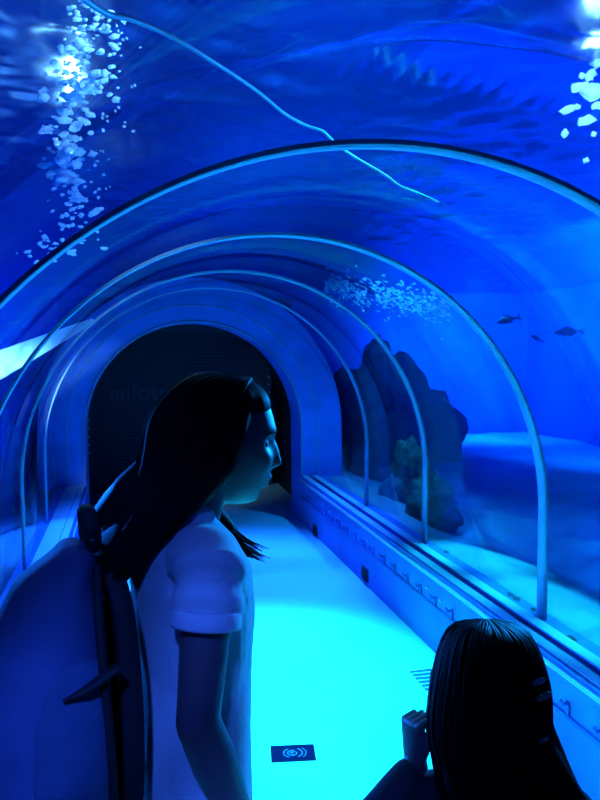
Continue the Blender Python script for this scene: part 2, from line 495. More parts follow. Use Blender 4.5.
def sandbed(nm, x0, x1, lab):
    bm = bmesh.new(); NX, NY = 70, 130; vs = []
    for j in range(NY + 1):
        row = []
        for i in range(NX + 1):
            x = x0 + (x1 - x0) * (i / NX); y = TY0 + .02 + (TY1 - TY0 - .04) * j / NY
            dd = abs(x - CX) - (R + TH)
            h = .44 - .30 * min(1, max(0, (dd - .15) / .9)) ** 1.2 + .05 * noise.noise(V((x * .9, y * .9, 2))) * min(1, dd * 3) + .02 * noise.noise(V((x * 3, y * 2, 5)))
            row.append(bm.verts.new((x, y, min(h, .452))))
        vs.append(row)
    for j in range(NY):
        for i in range(NX): bm.faces.new((vs[j][i], vs[j][i + 1], vs[j + 1][i + 1], vs[j + 1][i]))
    ed = [e for e in bm.edges if e.is_boundary]
    ex = bmesh.ops.extrude_edge_only(bm, edges=ed)
    for v in [g for g in ex['geom'] if isinstance(g, bmesh.types.BMVert)]: v.co.z = .005
    bmesh.ops.recalc_face_normals(bm, faces=bm.faces)
    struct(obj(nm, bm, M['sand']), lab, 'sand')


sandbed('ground_right', CX + ro + .004, TX1 - .02, 'pale sand bed outside the right acrylic')
sandbed('ground_left', TX0 + .02, CX - ro - .004, 'pale sand bed outside the left acrylic')


def rock(c, r, seed, m, lab, group=None, nm='reef_rock'):
    bm = bmesh.new(); bmesh.ops.create_icosphere(bm, subdivisions=5, radius=1)
    for v in bm.verts:
        p = v.co.copy(); n = noise.noise(p * 1.3 + V((seed, 0, 0))) * .42 + noise.noise(p * 3.1 + V((0, seed, 0))) * .2 + noise.noise(p * 8 + V((0, 0, seed))) * .07
        p *= 1 + n; v.co = V((p.x * r[0], p.y * r[1], p.z * r[2]))
    o = obj(nm, bm, m); o.location = c
    return tag(o, lab, 'rock', group)


rock((2.72, 8.0, .65), (.42, .5, 1.15), 3, M['rock'], 'tall dark reef rock rising just right of the blue end ring')
rock((2.40, 6.1, .45), (.20, .28, .42), 8, M['rock2'], 'greenish reef rock standing outside the right acrylic near the end ring')
rock((2.30, 5.3, .50), (.16, .30, .22), 12, M['rock2'], 'small greenish rock on the sand between two hoops at right')
rock((3.9, 10.0, .6), (.75, .7, .9), 21, M['rock'], 'broad dark reef rock far back in the right water')
rock((-1.9, 9.0, .9), (.8, .8, 1.3), 31, M['rock'], 'tall dark reef rock far back on the left')
rock((-1.0, 6.55, .72), (.14, .3, .5), 41, M['rock'], 'dark reef rock against the left side of the blue ring')
# bits of gravel along the right sill
for k, (px, py) in enumerate(((443, 553), (507, 596), (513, 600), (530, 611), (568, 640))):
    q = ray(px, py); p = CAM + q * ((.455 - CAM.z) / q.z)
    rock((p.x + .02, p.y, .456), (.016, .03, .012), 50 + k, M['rock'],
         'small dark pebble by the sill, %s' % ('farthest, between two hoops', 'long one before the hoop leg', 'next to the long pebble', 'touching the foot of the hoop leg', 'nearest, beside the frame edge')[k], 'pebbles along the sill', 'pebble')

# hose lying over the tunnel roof
def on_roof(px, py, r):
    q = ray(px, py); ox, oz = CAM.x - CX, CAM.z - ZS
    A = q.x ** 2 + q.z ** 2; B = 2 * (ox * q.x + oz * q.z); C = ox * ox + oz * oz - r * r
    return CAM + q * ((-B + math.sqrt(B * B - 4 * A * C)) / (2 * A))


hp = [on_roof(x, y, R + TH + .014) for x, y in ((60, -18), (103, 12), (130, 19), (160, 31), (190, 47), (215, 63), (240, 79), (262, 95), (285, 114), (305, 125), (322, 131), (329, 137), (340, 147), (356, 158), (370, 166), (385, 175), (400, 186), (418, 193), (438, 202))]
bm = bmesh.new(); tube(bm, smoothpath(hp, 5), .0036, 8)
tag(obj('air_hose', bm, M['hose']), 'thin pale hose lying crookedly across the tunnel roof', 'hose')


# fish
def fish(px, py, d, ln, heading, lab, pitch=0):
    q = at(px, py, d)
    f = empty('fish', q); f.rotation_euler = (0, pitch, heading)
    bm = bmesh.new()
    xs = [-.5, -.42, -.3, -.12, .08, .26, .40, .47, .5]; hh = [.035, .04, .08, .14, .165, .145, .09, .045, .02]
    tube(bm, [(x * ln, 0, 0) for x in xs], [(h * ln * .45, h * ln) for h in hh], 16, ref=(0, 1, 0)); obj('body', bm, M['fish'], f)

    def fin(nm, pts, t=.006, axis=1):
        bm = bmesh.new()
        for sgn in (-1, 1):
            pass
        A = [bm.verts.new((x * ln, t * ln * .5, z * ln) if axis == 1 else (x * ln, z * ln, t * ln * .5)) for x, z in pts]
        B = [bm.verts.new((x * ln, -t * ln * .5, z * ln) if axis == 1 else (x * ln, z * ln, -t * ln * .5)) for x, z in pts]
        n = len(pts); bm.faces.new(A); bm.faces.new(B[::-1])
        for k in range(n): bm.faces.new((A[k], B[k], B[(k + 1) % n], A[(k + 1) % n]))
        bmesh.ops.recalc_face_normals(bm, faces=bm.faces)
        return obj(nm, bm, M['fish'], f, smooth=False)
    fin('tail_fin', [(-.46, .03), (-.58, .12), (-.72, .19), (-.64, .0), (-.72, -.19), (-.58, -.12), (-.46, -.03)], .02)
    fin('dorsal_fin', [(.22, .12), (.10, .24), (-.1, .22), (-.34, .08)], .02)
    fin('anal_fin', [(.0, -.13), (-.12, -.23), (-.34, -.07)], .02)
    for sgn in (-1, 1):
        fin('pectoral_fin', [(.22, sgn * .06), (.10, sgn * .20), (.04, sgn * .15), (.12, sgn * .05)], .02, 0)
        bm = bmesh.new(); ell(bm, (.38 * ln, sgn * .035 * ln, .03 * ln), (.02 * ln, .01 * ln, .02 * ln), nu=10, nv=8); obj('eye', bm, M['eye'], f)
    tag(f, lab, 'fish', 'fish in the right water')


fish(507, 320, 4.4, .135, YAW * -1 + PI + .25, 'small dark fish highest and leftmost of the three', .22)
fish(536, 338, 4.6, .085, 1.9, 'smallest dark fish, middle and lowest of the three', -.4)
fish(567, 332, 4.3, .14, -YAW + PI - .2, 'dark plump fish rightmost of the three', .06)


# ------------------------------------------------------------------ people
def head_bm(bm, T, s=1.0, female=True):
    """head in its own frame: +Y forwards, +Z up, origin mid-height"""
    NU, NV = 96, 80
    def g(x, c, w): return math.exp(-((x - c) / w) ** 2)
    rows = []
    for j in range(1, NV):
        ph = PI * j / NV; z = .114 * math.cos(ph); k = math.sin(ph)
        row = []
        for i in range(NU):
            th = 2 * PI * i / NU
            cx_, cy_ = math.sin(th), math.cos(th)      # th=0 front
            kk = k ** .85
            w = .076; df = .090; db = .100
            if z < 0:
                t = min(1, -z / .114); w *= 1 - .22 * t ** 1.3; db *= 1 - .50 * t ** 1.2; df *= 1 + .06 * t
                kk = k ** (.55 if cy_ > 0 else .7)
            x = w * kk * cx_; y = (df if cy_ > 0 else db) * kk * cy_
            fr = max(0, cy_)
            ax = abs(x)
            if cy_ > .2:
                nz = 0
                if -.042 < z < .034:
                    t = (.034 - z) / .060
                    nz = .023 * (t if t < 1 else max(0, 1 - (t - 1) / .27)) ** 1.15
                y += nz * g(x, 0, .0085 + .007 * max(0, min(1, (.02 - z) / .05)))
                y += .004 * g(z, .036, .012) * g(ax, .025, .03)
                y -= .005 * g(z, .022, .012) * g(x, 0, .012)
                y -= .011 * g(z, .012, .015) * g(ax, .033, .016)
                y += .006 * g(z, -.022, .02) * g(ax, .042, .018)
                y += .013 * g(z, -.053, .0065) * g(x, 0, .020)
                y -= .003 * g(z, -.0605, .003) * g(x, 0, .022)
                y += .012 * g(z, -.068, .0065) * g(x, 0, .017)
                y -= .004 * g(z, -.081, .007) * g(x, 0, .02)
                y += .012 * g(z, -.099, .014) * g(x, 0, .022)
            row.append(bm.verts.new(T @ V((x * s, y * s, z * s))))
        rows.append(row)
    tp = bm.verts.new(T @ V((0, 0, .114 * s))); bt = bm.verts.new(T @ V((0, .02 * s, -.113 * s)))
    for a, b in zip(rows, rows[1:]):
        for i in range(NU): bm.faces.new((a[i], b[i], b[(i + 1) % NU], a[(i + 1) % NU]))
    for i in range(NU):
        bm.faces.new((tp, rows[0][i], rows[0][(i + 1) % NU])); bm.faces.new((bt, rows[-1][(i + 1) % NU], rows[-1][i]))
    for sx in (-1, 1):       # ears
        E_ = T @ Matrix.Translation((sx * .077 * s, -.008 * s, .0)) @ Matrix.Rotation(sx * -.35, 4, 'Z')
        bmesh.ops.create_uvsphere(bm, u_segments=16, v_segments=12, radius=1, matrix=E_ @ Matrix.Diagonal((.007 * s, .018 * s, .031 * s, 1)))


def hand_bm(bm, wrist, fdir, pdir, s=1.0, side=1, curl=25, thumb=35):
    """palm + five bent fingers; fdir = fingers' direction, pdir = the way the palm faces, side=+1 thumb to fdir x pdir"""
    f = V(fdir).normalized(); p = V(pdir); p = (p - f * p.dot(f)).normalized(); a = f.cross(p) * side
    W = V(wrist)
    tube(bm, [W - f * .01 * s, W + f * .03 * s, W + f * .075 * s], [(.024 * s, .017 * s), (.036 * s, .015 * s), (.038 * s, .012 * s)], 16, ref=a)
    for k, (o_, l) in enumerate(((.028, .070), (.0095, .078), (-.0095, .072), (-.028, .056))):
        pts = [W + f * .055 * s + a * o_ * s, W + f * .080 * s + a * o_ * 1.05 * s]
        d = f.copy(); q = pts[-1]
        for seg, fr in enumerate((.45, .32, .26)):
            ang = math.radians(curl * (1.0 if seg else .8) + k * 2)
            d = (Quaternion(a * side, ang * side) @ d) if False else Matrix.Rotation(ang if (f.cross(p)).dot(a) > 0 else ang, 3, f.cross(p)) @ d
            q = q + d * l * fr * s; pts.append(q)
        rr = [.0088 * s, .0088 * s, .0080 * s, .0072 * s, .0062 * s]
        tube(bm, pts, rr, 10)
    t0 = W + f * .018 * s + a * .022 * s; d = (f * math.cos(math.radians(thumb)) + a * math.sin(math.radians(thumb)) + p * .35).normalized()
    t1 = t0 + d * .036 * s; d2 = (d + f * .35 + p * .4).normalized(); t2 = t1 + d2 * .028 * s; t3 = t2 + (d2 + p * .3).normalized() * .022 * s
    tube(bm, [t0, t1, t2, t3], [.012 * s, .0105 * s, .009 * s, .0075 * s], 10)


def limb(bm, a, b, ra, rb, mid=None, rm=None):
    a, b = V(a), V(b)
    pts = [a, a.lerp(b, .35), a.lerp(b, .7), b]
    rm = rm or (ra + rb) / 2 * 1.04
    tube(bm, pts, [ra, rm, (rm + rb) / 2, rb], 16)


def locks(bm, guides, n, spread, r0=.006, seed=1, n_side=6):
    """fine locks of hair that follow neighbouring guides"""
    rnd = random.Random(seed)
    for k in range(n):
        g1 = guides[rnd.randrange(len(guides) - 1)]; i = guides.index(g1); g2 = guides[i + 1]; t = rnd.random()
        off = V((rnd.uniform(-1, 1), rnd.uniform(-1, 1), rnd.uniform(-1, 1))) * spread
        ph = rnd.uniform(0, 6); fr = rnd.uniform(3, 6)
        P = [V(a).lerp(V(b), t) for a, b in zip(g1, g2)]
        L = len(P) - 1
        P = [p + off * (.25 + .75 * j / L) + V((math.sin(ph + fr * j / L), math.cos(ph * 1.7 + fr * j / L), 0)) * .006 * (j / L) for j, p in enumerate(P)]
        P = smoothpath(P, 4)
        m = len(P); cut = rnd.uniform(.86, 1.0); P = P[:max(4, int(m * cut))]; m = len(P)
        rr = [r0 * (.6 + .4 * math.sin(PI * min(1, .15 + j / m))) * (1 if j / m < .7 else max(.15, 1 - (j / m - .7) / .32)) for j in range(m)]
        tube(bm, P, rr, n_side)


# ---------------------------- woman
WO = V((.101, 1.345, 0)); WR = math.atan2(.203, .978) - PI / 2
woman = empty('person', WO, WR)
tag(woman, 'woman in a white T-shirt with long black hair, turned right in profile, wearing a backpack', 'person')
HT = Matrix.Translation((.0, .076, 1.553)) @ Matrix.Rotation(math.radians(-13), 4, 'Z') @ Matrix.Rotation(math.radians(-11), 4, 'X')
bm = bmesh.new()
X = (1, 0, 0)
tube(bm, [(0, 0, .86), (0, 0, .93), (0, .0, 1.02), (0, .005, 1.10), (0, .005, 1.20), (0, .0, 1.29), (0, -.005, 1.36), (0, -.005, 1.405)],
     [(.138, .084), (.146, .088), (.13, .082), (.12, .080), (.128, .083), (.138, .085), (.138, .068), (.07, .05)], 28, ref=X)
tube(bm, [(0, -.01, 1.37), (0, .015, 1.45), (0, .045, 1.50), (0, .06, 1.55)], [(.062, .056), (.050, .052), (.048, .05), (.05, .055)], 20, ref=X)
head_bm(bm, HT)
SH, EL, WRI = V((.168, -.012, 1.368)), V((.203, -.048, 1.135)), V((.178, .035, .915))
limb(bm, (.10, -.01, 1.375), SH, .05, .046); limb(bm, SH, EL, .044, .035, rm=.042); limb(bm, EL, WRI, .036, .024, rm=.038)
hand_bm(bm, WRI, (WRI - EL) + V((0, .0, -.12)), (-1, .1, 0), .95, 1, 16)
SHl, ELl, WRl = V((-.168, -.012, 1.368)), V((-.215, -.04, 1.13)), V((-.205, .02, .91))
limb(bm, (-.10, -.01, 1.375), SHl, .05, .046); limb(bm, SHl, ELl, .044, .035, rm=.042); limb(bm, ELl, WRl, .036, .024, rm=.038)
hand_bm(bm, WRl, (WRl - ELl), (1, .1, -.4), .95, 1, 22)
for sx in (-1, 1):
    limb(bm, (sx * .085, 0, .90), (sx * .09, .015, .48), .085, .052, rm=.078)
    limb(bm, (sx * .09, .015, .48), (sx * .095, -.01, .075), .052, .034, rm=.052)
    tube(bm, [(sx * .095, -.03, .045), (sx * .10, .05, .035), (sx * .105, .13, .022)], [(.033, .04), (.038, .03), (.034, .016)], 14, ref=X)
body = obj('body', fuse(bm, .0042, 3, .4), M['skin'], woman)
for sx in (-1, 1):
    bm = bmesh.new(); bmesh.ops.create_uvsphere(bm, u_segments=16, v_segments=12, radius=.0115, matrix=HT @ Matrix.Translation((sx * .036, .060, .009))); obj('eye', bm, M['eye'], woman)
    bm = bmesh.new(); lid_m = HT @ Matrix.Translation((sx * .036, .060, .009)) @ Matrix.Rotation(math.radians(-20), 4, 'X')
    bmesh.ops.create_uvsphere(bm, u_segments=20, v_segments=16, radius=.0128)
    bmesh.ops.bisect_plane(bm, geom=list(bm.verts) + list(bm.edges) + list(bm.faces), plane_co=(0, 0, 0), plane_no=(0, 0, 1), clear_inner=True)
    bmesh.ops.holes_fill(bm, edges=[e for e in bm.edges if e.is_boundary])
    bm.transform(lid_m); obj('eyelid', bm, M['skin'], woman)
    bm = bmesh.new(); tube(bm, [HT @ V((sx * x, y, z)) for x, y, z in ((.014, .084, .030), (.028, .082, .035), (.042, .073, .033), (.05, .063, .028))], [(.0035, .002), (.004, .0022), (.003, .002), (.0015, .001)], 8); obj('eyebrow', bm, M['hair'], woman)
bm = bmesh.new(); bmesh.ops.create_uvsphere(bm, u_segments=12, v_segments=8, radius=.005, matrix=HT @ Matrix.Translation((.082, .004, -.036))); obj('earring', bm, M['steel'], woman)

# T-shirt
bm = bmesh.new()
tube(bm, [(0, .0, .80), (0, .002, .92), (0, .004, 1.04), (0, .006, 1.14), (0, .006, 1.24), (0, .0, 1.32), (0, -.008, 1.375), (0, -.008, 1.412)],
     [(.172, .103), (.170, .100), (.160, .096), (.153, .095), (.158, .103), (.162, .104), (.148, .084), (.076, .056)], 32, ref=X)
for sx in (-1, 1):
    S0, E0 = (SH, EL) if sx > 0 else (SHl, ELl)
    d = (E0 - S0).normalized()
    A = V((sx * .10, -.01, 1.37)); B = S0 + V((0, 0, .004))
    tube(bm, [A, A.lerp(B, .5), B, S0 + d * .045, S0 + d * .086], [.056, .057, .058, .055, .055], 22, cap=False); ell(bm, A, (.055, .05, .055))
sm = fuse(bm, .005, 5, .5)
# folds: cloth pulled towards armpit and hem
for v in sm.vertices:
    p = v.co; n = v.normal
    a = noise.noise(V((p.x * 9, p.y * 9, p.z * 3.2))) * .008 + noise.noise(V((p.x * 22 + p.z * 12, p.y * 22, p.z * 7))) * .0022
    if abs(p.x) > .12: a += .004 * math.sin((p.z - .55 * abs(p.x)) * 95 + p.y * 30) * math.exp(-((p.z - 1.36) / .07) ** 2)
    v.co = p + n * a
shirt = obj('t_shirt', sm, M['shirt'], woman)
# sleeve hems
for sx in (-1, 1):
    S0, E0 = (SH, EL) if sx > 0 else (SHl, ELl)
    d = (E0 - S0).normalized(); u = d.orthogonal().normalized(); v2 = d.cross(u); bm = bmesh.new()
    prof = [(.0535, .062), (.0575, .068), (.0580, .088), (.0570, .0925), (.0535, .0925), (.0525, .07)]
    rings = [[bm.verts.new(S0 + d * h + (u * math.cos(2 * PI * j / 32) + v2 * math.sin(2 * PI * j / 32)) * r) for r, h in prof] for j in range(32)]
    for j in range(32):
        for k in range(6): bm.faces.new((rings[j][k], rings[(j + 1) % 32][k], rings[(j + 1) % 32][(k + 1) % 6], rings[j][(k + 1) % 6]))
    bmesh.ops.recalc_face_normals(bm, faces=bm.faces); obj('sleeve_hem', bm, M['shirt'], shirt)
# trousers and shoes (below the frame)
bm = bmesh.new()
tube(bm, [(0, 0, .80), (0, 0, .9), (0, 0, .97)], [(.160, .096), (.162, .095), (.14, .085)], 28, ref=X)
for sx in (-1, 1):
    limb(bm, (sx * .085, 0, .86), (sx * .09, .015, .48), .093, .066, rm=.088); limb(bm, (sx * .09, .015, .48), (sx * .095, -.01, .11), .066, .052, rm=.062)
obj('trousers', fuse(bm, .007, 4), M['jeans'], woman)
for sx in (-1, 1):
    bm = bmesh.new(); tube(bm, [(sx * .095, -.05, .046), (sx * .098, .03, .045), (sx * .104, .10, .036), (sx * .106, .155, .026)], [(.04, .045), (.044, .044), (.046, .035), (.036, .022)], 18, ref=X)
    for v in bm.verts: v.co.z = max(v.co.z, .001)
    obj('shoe', bm, M['shoe'], woman)
# hair
bm = bmesh.new()
ell(bm, HT @ V((0, -.038, .018)), (.089, .098, .108), HT.to_3x3())
hl = lambda x, y, z: HT @ V((x, y, z))
ell(bm, hl(0, .0, .074), (.070, .071, .050), HT.to_3x3())
tube(bm, [hl(0, -.07, .04), hl(0, -.085, -.05), (-.01, -.045, 1.455), (-.035, -.095, 1.40), (-.055, -.135, 1.36), (-.06, -.145, 1.325)],
     [(.082, .06), (.092, .056), (.105, .050), (.135, .044), (.140, .036), (.135, .024)], 26, ref=X)
for sx in (-1, 1):
    tube(bm, [hl(sx * .05, .010, .085), hl(sx * .078, .000, .03), hl(sx * .084, -.014, -.04), hl(sx * .080, -.045, -.085), (.06 if sx > 0 else -.11, -.075, 1.43)], [.022, .026, .028, .03, .03], 14)
tube(bm, [hl(-.06, -.06, -.05), (-.12, -.06, 1.45), (-.185, -.085, 1.41), (-.20, -.125, 1.365), (-.19, -.155, 1.315)], [(.05, .05), (.06, .05), (.055, .045), (.045, .035), (.02, .015)], 16)
tube(bm, [hl(-.03, -.09, -.06), (-.075, -.085, 1.45), (-.115, -.12, 1.395), (-.115, -.15, 1.335)], [(.05, .05), (.06, .045), (.06, .04), (.045, .025)], 16)
# lock falling forward over the far shoulder
tube(bm, smoothpath([hl(-.075, .0, -.05), hl(-.075, .0, -.10), (-.115, .05, 1.42), (-.12, .10, 1.37), (-.115, .135, 1.325), (-.10, .165, 1.295)], 4), lerpl([.03, .03, .03, .026, .018, .005], 21), 12)
hm = fuse(bm, .006, 6)
hb = bmesh.new(); hb.from_mesh(hm); bpy.data.meshes.remove(hm)
G = []
for k in range(15):
    t = -1 + 2 * k / 14; ang = t * 1.62
    sx, cy = math.sin(ang), -math.cos(ang)
    side = abs(t)
    G.append([hl(.015 * sx, .02, .122), hl(.074 * sx, .0 + .082 * cy, .106), hl(.097 * sx, -.035 + .106 * cy, .03), hl(.101 * sx, -.038 + .108 * cy, -.06),
              V((.115 * sx - .015, -.055 + .06 * cy, 1.435)), V((.140 * t - .045, -.130 - .02 * (1 - side), 1.375)), V((.142 * t - .06, -.155, 1.335)), V((.138 * t - .062, -.165, 1.300))])
locks(hb, G, 320, .008, .0048, 5)
# loose ends of the forward lock
FG = []
for k in range(5):
    a = k / 4 - .5
    FG.append([hl(-.08, .01 + .02 * a, -.06), V((-.115 + .02 * a, .06, 1.42)), V((-.12 + .03 * a, .105 + .01 * a, 1.37)), V((-.112 + .03 * a, .145, 1.325 + .02 * a)), V((-.10 + .03 * a, .185 + .05 * abs(a), 1.292 + .03 * a))])
locks(hb, FG, 40, .008, .004, 9)
hairw = obj('hair', hb, M['hair'], woman)

# ---------------------------- backpack on her back (top-level thing)
bag = empty('backpack', WO, WR)
tag(bag, 'pale fabric backpack with dark back panel, worn by the woman', 'backpack')
bm = bmesh.new()
tube(bm, [(0, -.252, .93), (0, -.258, 1.00), (0, -.260, 1.12), (0, -.252, 1.22), (0, -.232, 1.305), (0, -.205, 1.36)], [(.150, .095), (.160, .112), (.162, .116), (.152, .104), (.13, .076), (.09, .036)], 32, ref=X)
bmn = fuse(bm, .007, 8)
for v in bmn.vertices:
    p = v.co; v.co = p + v.normal * (noise.noise(V((p.x * 7, p.y * 7, p.z * 4))) * .008 + .003 * noise.noise(V((p.x * 20, p.y * 16, p.z * 9))))
obj('main_compartment', bmn, M['pack'], bag)
bm = bmesh.new()
tube(bm, [(0, -.142, .92), (0, -.140, 1.05), (0, -.138, 1.2), (0, -.138, 1.31), (0, -.145, 1.36)], [(.10, .018), (.105, .020), (.105, .020), (.10, .02), (.07, .016)], 28, ref=X)
obj('back_panel', fuse(bm, .006, 5), M['black'], bag)
bm = bmesh.new(); tube(bm, [(.120, -.225, .95), (.135, -.232, 1.05), (.133, -.234, 1.14), (.122, -.232, 1.205)], [(.06, .035), (.066, .042), (.066, .042), (.062, .038)], 22, ref=(0, 1, 0)); obj('side_pocket', fuse(bm, .006, 5), M['pack2'], bag)
bm = bmesh.new(); tube(bm, [(.170, -.245, 1.196), (.175, -.215, 1.208), (.160, -.165, 1.228)], [(.003, .003), (.010, .006), (.015, .006)], 10); obj('pocket_edge', bm, M['black'], bag)
# seam piping round the side
bm = bmesh.new(); tube(bm, smoothpath([(.09, -.18, 1.37), (.132, -.185, 1.30), (.152, -.182, 1.2), (.158, -.175, 1.06), (.14, -.17, .94)], 5), .008, 8); obj('piping', bm, M['black'], bag)
bm = bmesh.new()
pts = smoothpath([(-.085, -.150, 1.37), (-.105, -.085, 1.425), (-.115, -.01, 1.437), (-.118, .075, 1.395), (-.120, .122, 1.30), (-.135, .10, 1.17), (-.165, .0, 1.05), (-.16, -.14, 1.0)], 6)
tube(bm, pts, [(.024, .006)] * len(pts), 12, ref=X); obj('shoulder_strap', bm, M['black'], bag)
bm = bmesh.new()
pts = smoothpath([(.070, -.150, 1.35), (.100, -.142, 1.30), (.112, -.134, 1.20), (.118, -.132, 1.08), (.112, -.134, .98), (.09, -.14, .95)], 6)
tube(bm, pts, [(.018, .007)] * len(pts), 12, ref=(0, 1, 0)); obj('shoulder_strap', bm, M['black'], bag)
bm = bmesh.new()
hpn = smoothpath([(-.03, -.175, 1.385), (-.035, -.178, 1.43), (.0, -.182, 1.452), (.035, -.178, 1.43), (.03, -.175, 1.385)], 6)
tube(bm, hpn, [(.014, .006)] * len(hpn), 10, ref=(0, 1, 0)); hlo = obj('haul_loop', bm, M['black'], bag)
bm = bmesh.new(); ell(bm, (.034, -.178, 1.405), (.007, .007, .007), nu=12, nv=8); obj('rivet', bm, M['steel'], hlo)

# ---------------------------- girl
GO = at(490, 690, 1.16); GO.z = 0
GR = math.atan2(.94, .32) - PI / 2
girl = empty('person', GO, GR)
tag(girl, 'girl with long black hair seen from behind, raising one fist beside the ledge', 'person')
Gi = (Matrix.Translation(GO) @ Matrix.Rotation(GR, 4, 'Z')).inverted()
K = .90
GT = Matrix.Translation((0, .02, 1.172)) @ Matrix.Rotation(math.radians(-8), 4, 'X')
bm = bmesh.new()
tube(bm, [(0, 0, .62), (0, 0, .68), (0, 0, .75), (0, 0, .85), (0, 0, .94), (0, 0, 1.0), (0, 0, 1.03)], [(.11, .08), (.115, .085), (.10, .075), (.105, .075), (.12, .08), (.105, .06), (.055, .045)], 24, ref=X)
tube(bm, [(0, 0, 1.0), (0, .0, 1.06), (0, .012, 1.12)], [(.046, .044), (.04, .042), (.042, .045)], 16, ref=X)
head_bm(bm, GT, K)
gs1, ge1 = V((-.125, .0, .985)), Gi @ at(362, 846, 1.12)
gw1 = Gi @ at(415, 766, 1.19)
limb(bm, (-.07, 0, 1.0), gs1, .04, .036); limb(bm, gs1, ge1, .036, .030, rm=.034); limb(bm, ge1, gw1, .030, .021, rm=.030)
fd = (Gi.to_3x3() @ (cu * 1.0 + cf * .1 - cr * .05))
hand_bm(bm, gw1, fd, Gi.to_3x3() @ (cr * .8 + cf * .3), .84, -1, 82, 18)
gs2, ge2, gw2 = V((.125, .0, .985)), V((.15, -.01, .80)), V((.13, .08, .66))
limb(bm, (.07, 0, 1.0), gs2, .04, .036); limb(bm, gs2, ge2, .036, .030, rm=.034); limb(bm, ge2, gw2, .030, .021, rm=.030)
hand_bm(bm, gw2, gw2 - ge2, (-1, 0, 0), .72, 1, 20)
for sx in (-1, 1):
    limb(bm, (sx * .06, 0, .66), (sx * .065, .01, .36), .065, .042, rm=.06); limb(bm, (sx * .065, .01, .36), (sx * .07, -.005, .06), .042, .028, rm=.042)
    tube(bm, [(sx * .07, -.02, .035), (sx * .075, .04, .028), (sx * .08, .10, .018)], [(.027, .032), (.03, .024), (.027, .014)], 12, ref=X)
obj('body', fuse(bm, .0032, 2, .4), M['skin'], girl)
for sx in (-1, 1):
    bm = bmesh.new(); bmesh.ops.create_uvsphere(bm, u_segments=16, v_segments=12, radius=.011, matrix=GT @ Matrix.Translation((sx * .029, .060, .008))); obj('eye', bm, M['eye'], girl)
bm = bmesh.new()
tube(bm, [(0, 0, .58), (0, 0, .68), (0, 0, .78), (0, 0, .88), (0, 0, .96), (0, 0, 1.01), (0, 0, 1.04)], [(.125, .095), (.125, .095), (.118, .09), (.12, .09), (.13, .092), (.115, .07), (.06, .05)], 26, ref=X)
for a, b, c in ((gs1, ge1, gw1), (gs2, ge2, gw2)):
    limb(bm, V((a.x * .6, 0, 1.0)), a, .046, .045); limb(bm, a, b, .045, .041, rm=.043); limb(bm, b, b.lerp(c, .86), .041, .028, rm=.038)
obj('sweater', fuse(bm, .005, 4), M['top'], girl)
bm = bmesh.new(); tube(bm, [(0, 0, .56), (0, 0, .62), (0, 0, .70)], [(.12, .09), (.125, .095), (.115, .088)], 24, ref=X)
for sx in (-1, 1):
    limb(bm, (sx * .06, 0, .62), (sx * .065, .01, .36), .073, .052, rm=.068); limb(bm, (sx * .065, .01, .36), (sx * .07, -.005, .09), .052, .04, rm=.048)
obj('leggings', fuse(bm, .006, 4), M['jeans'], girl)
for sx in (-1, 1):
    bm = bmesh.new(); tube(bm, [(sx * .07, -.035, .036), (sx * .074, .02, .036), (sx * .079, .08, .028), (sx * .081, .12, .02)], [(.032, .035), (.035, .034), (.036, .027), (.028, .018)], 16, ref=X)
    for v in bm.verts: v.co.z = max(v.co.z, .001)
    obj('shoe', bm, M['shoe'], girl)
# girl's hair
gl = lambda x, y, z: GT @ V((x, y, z))
bm = bmesh.new()
ell(bm, gl(0, -.022, .010), (.080, .094, .098), GT.to_3x3())
tube(bm, [gl(0, -.05, .02), gl(0, -.06, -.05), (.012, -.045, 1.08), (.038, -.075, 1.02), (.060, -.095, .95), (.072, -.10, .85), (.075, -.10, .76)],
     [(.076, .056), (.083, .058), (.092, .058), (.103, .05), (.118, .042), (.128, .038), (.11, .02)], 28, ref=X)
for sx in (-1, 1):
    tube(bm, [gl(sx * .045, .02, .07), gl(sx * .068, .01, .02), gl(sx * .075, .0, -.05), (sx * .078 + .018, -.02, 1.06), (sx * .085 + .045, -.04, .98), (sx * .10 + .07, -.06, .88)], [.020, .024, .027, .030, .032, .02], 14)
hm = fuse(bm, .006, 6)
hb = bmesh.new(); hb.from_mesh(hm); bpy.data.meshes.remove(hm)
G = []
for k in range(17):
    t = -1 + 2 * k / 16; ang = t * 1.95
    sx, cy = math.sin(ang), -math.cos(ang)
    G.append([gl(.012 * sx, .0, .110), gl(.060 * sx, -.004 + .070 * cy, .092), gl(.084 * sx, -.020 + .100 * cy, .02), gl(.088 * sx, -.02 + .100 * cy, -.06),
              V((.090 * sx + .020, -.035 + .072 * cy, 1.07)), V((.108 * t + .042, -.085 - .045 * (1 - abs(t)), 1.00)), V((.122 * t + .066, -.10 - .04 * (1 - abs(t)), .90)), V((.118 * t + .075, -.10 - .03 * (1 - abs(t)), .76))])
locks(hb, G, 420, .008, .0046, 15)
hairg = obj('hair', hb, M['hair'], girl)


from mathutils.bvhtree import BVHTree
BV = BVHTree.FromPolygons([v.co.copy() for v in hairg.data.vertices], [tuple(p.vertices) for p in hairg.data.polygons])


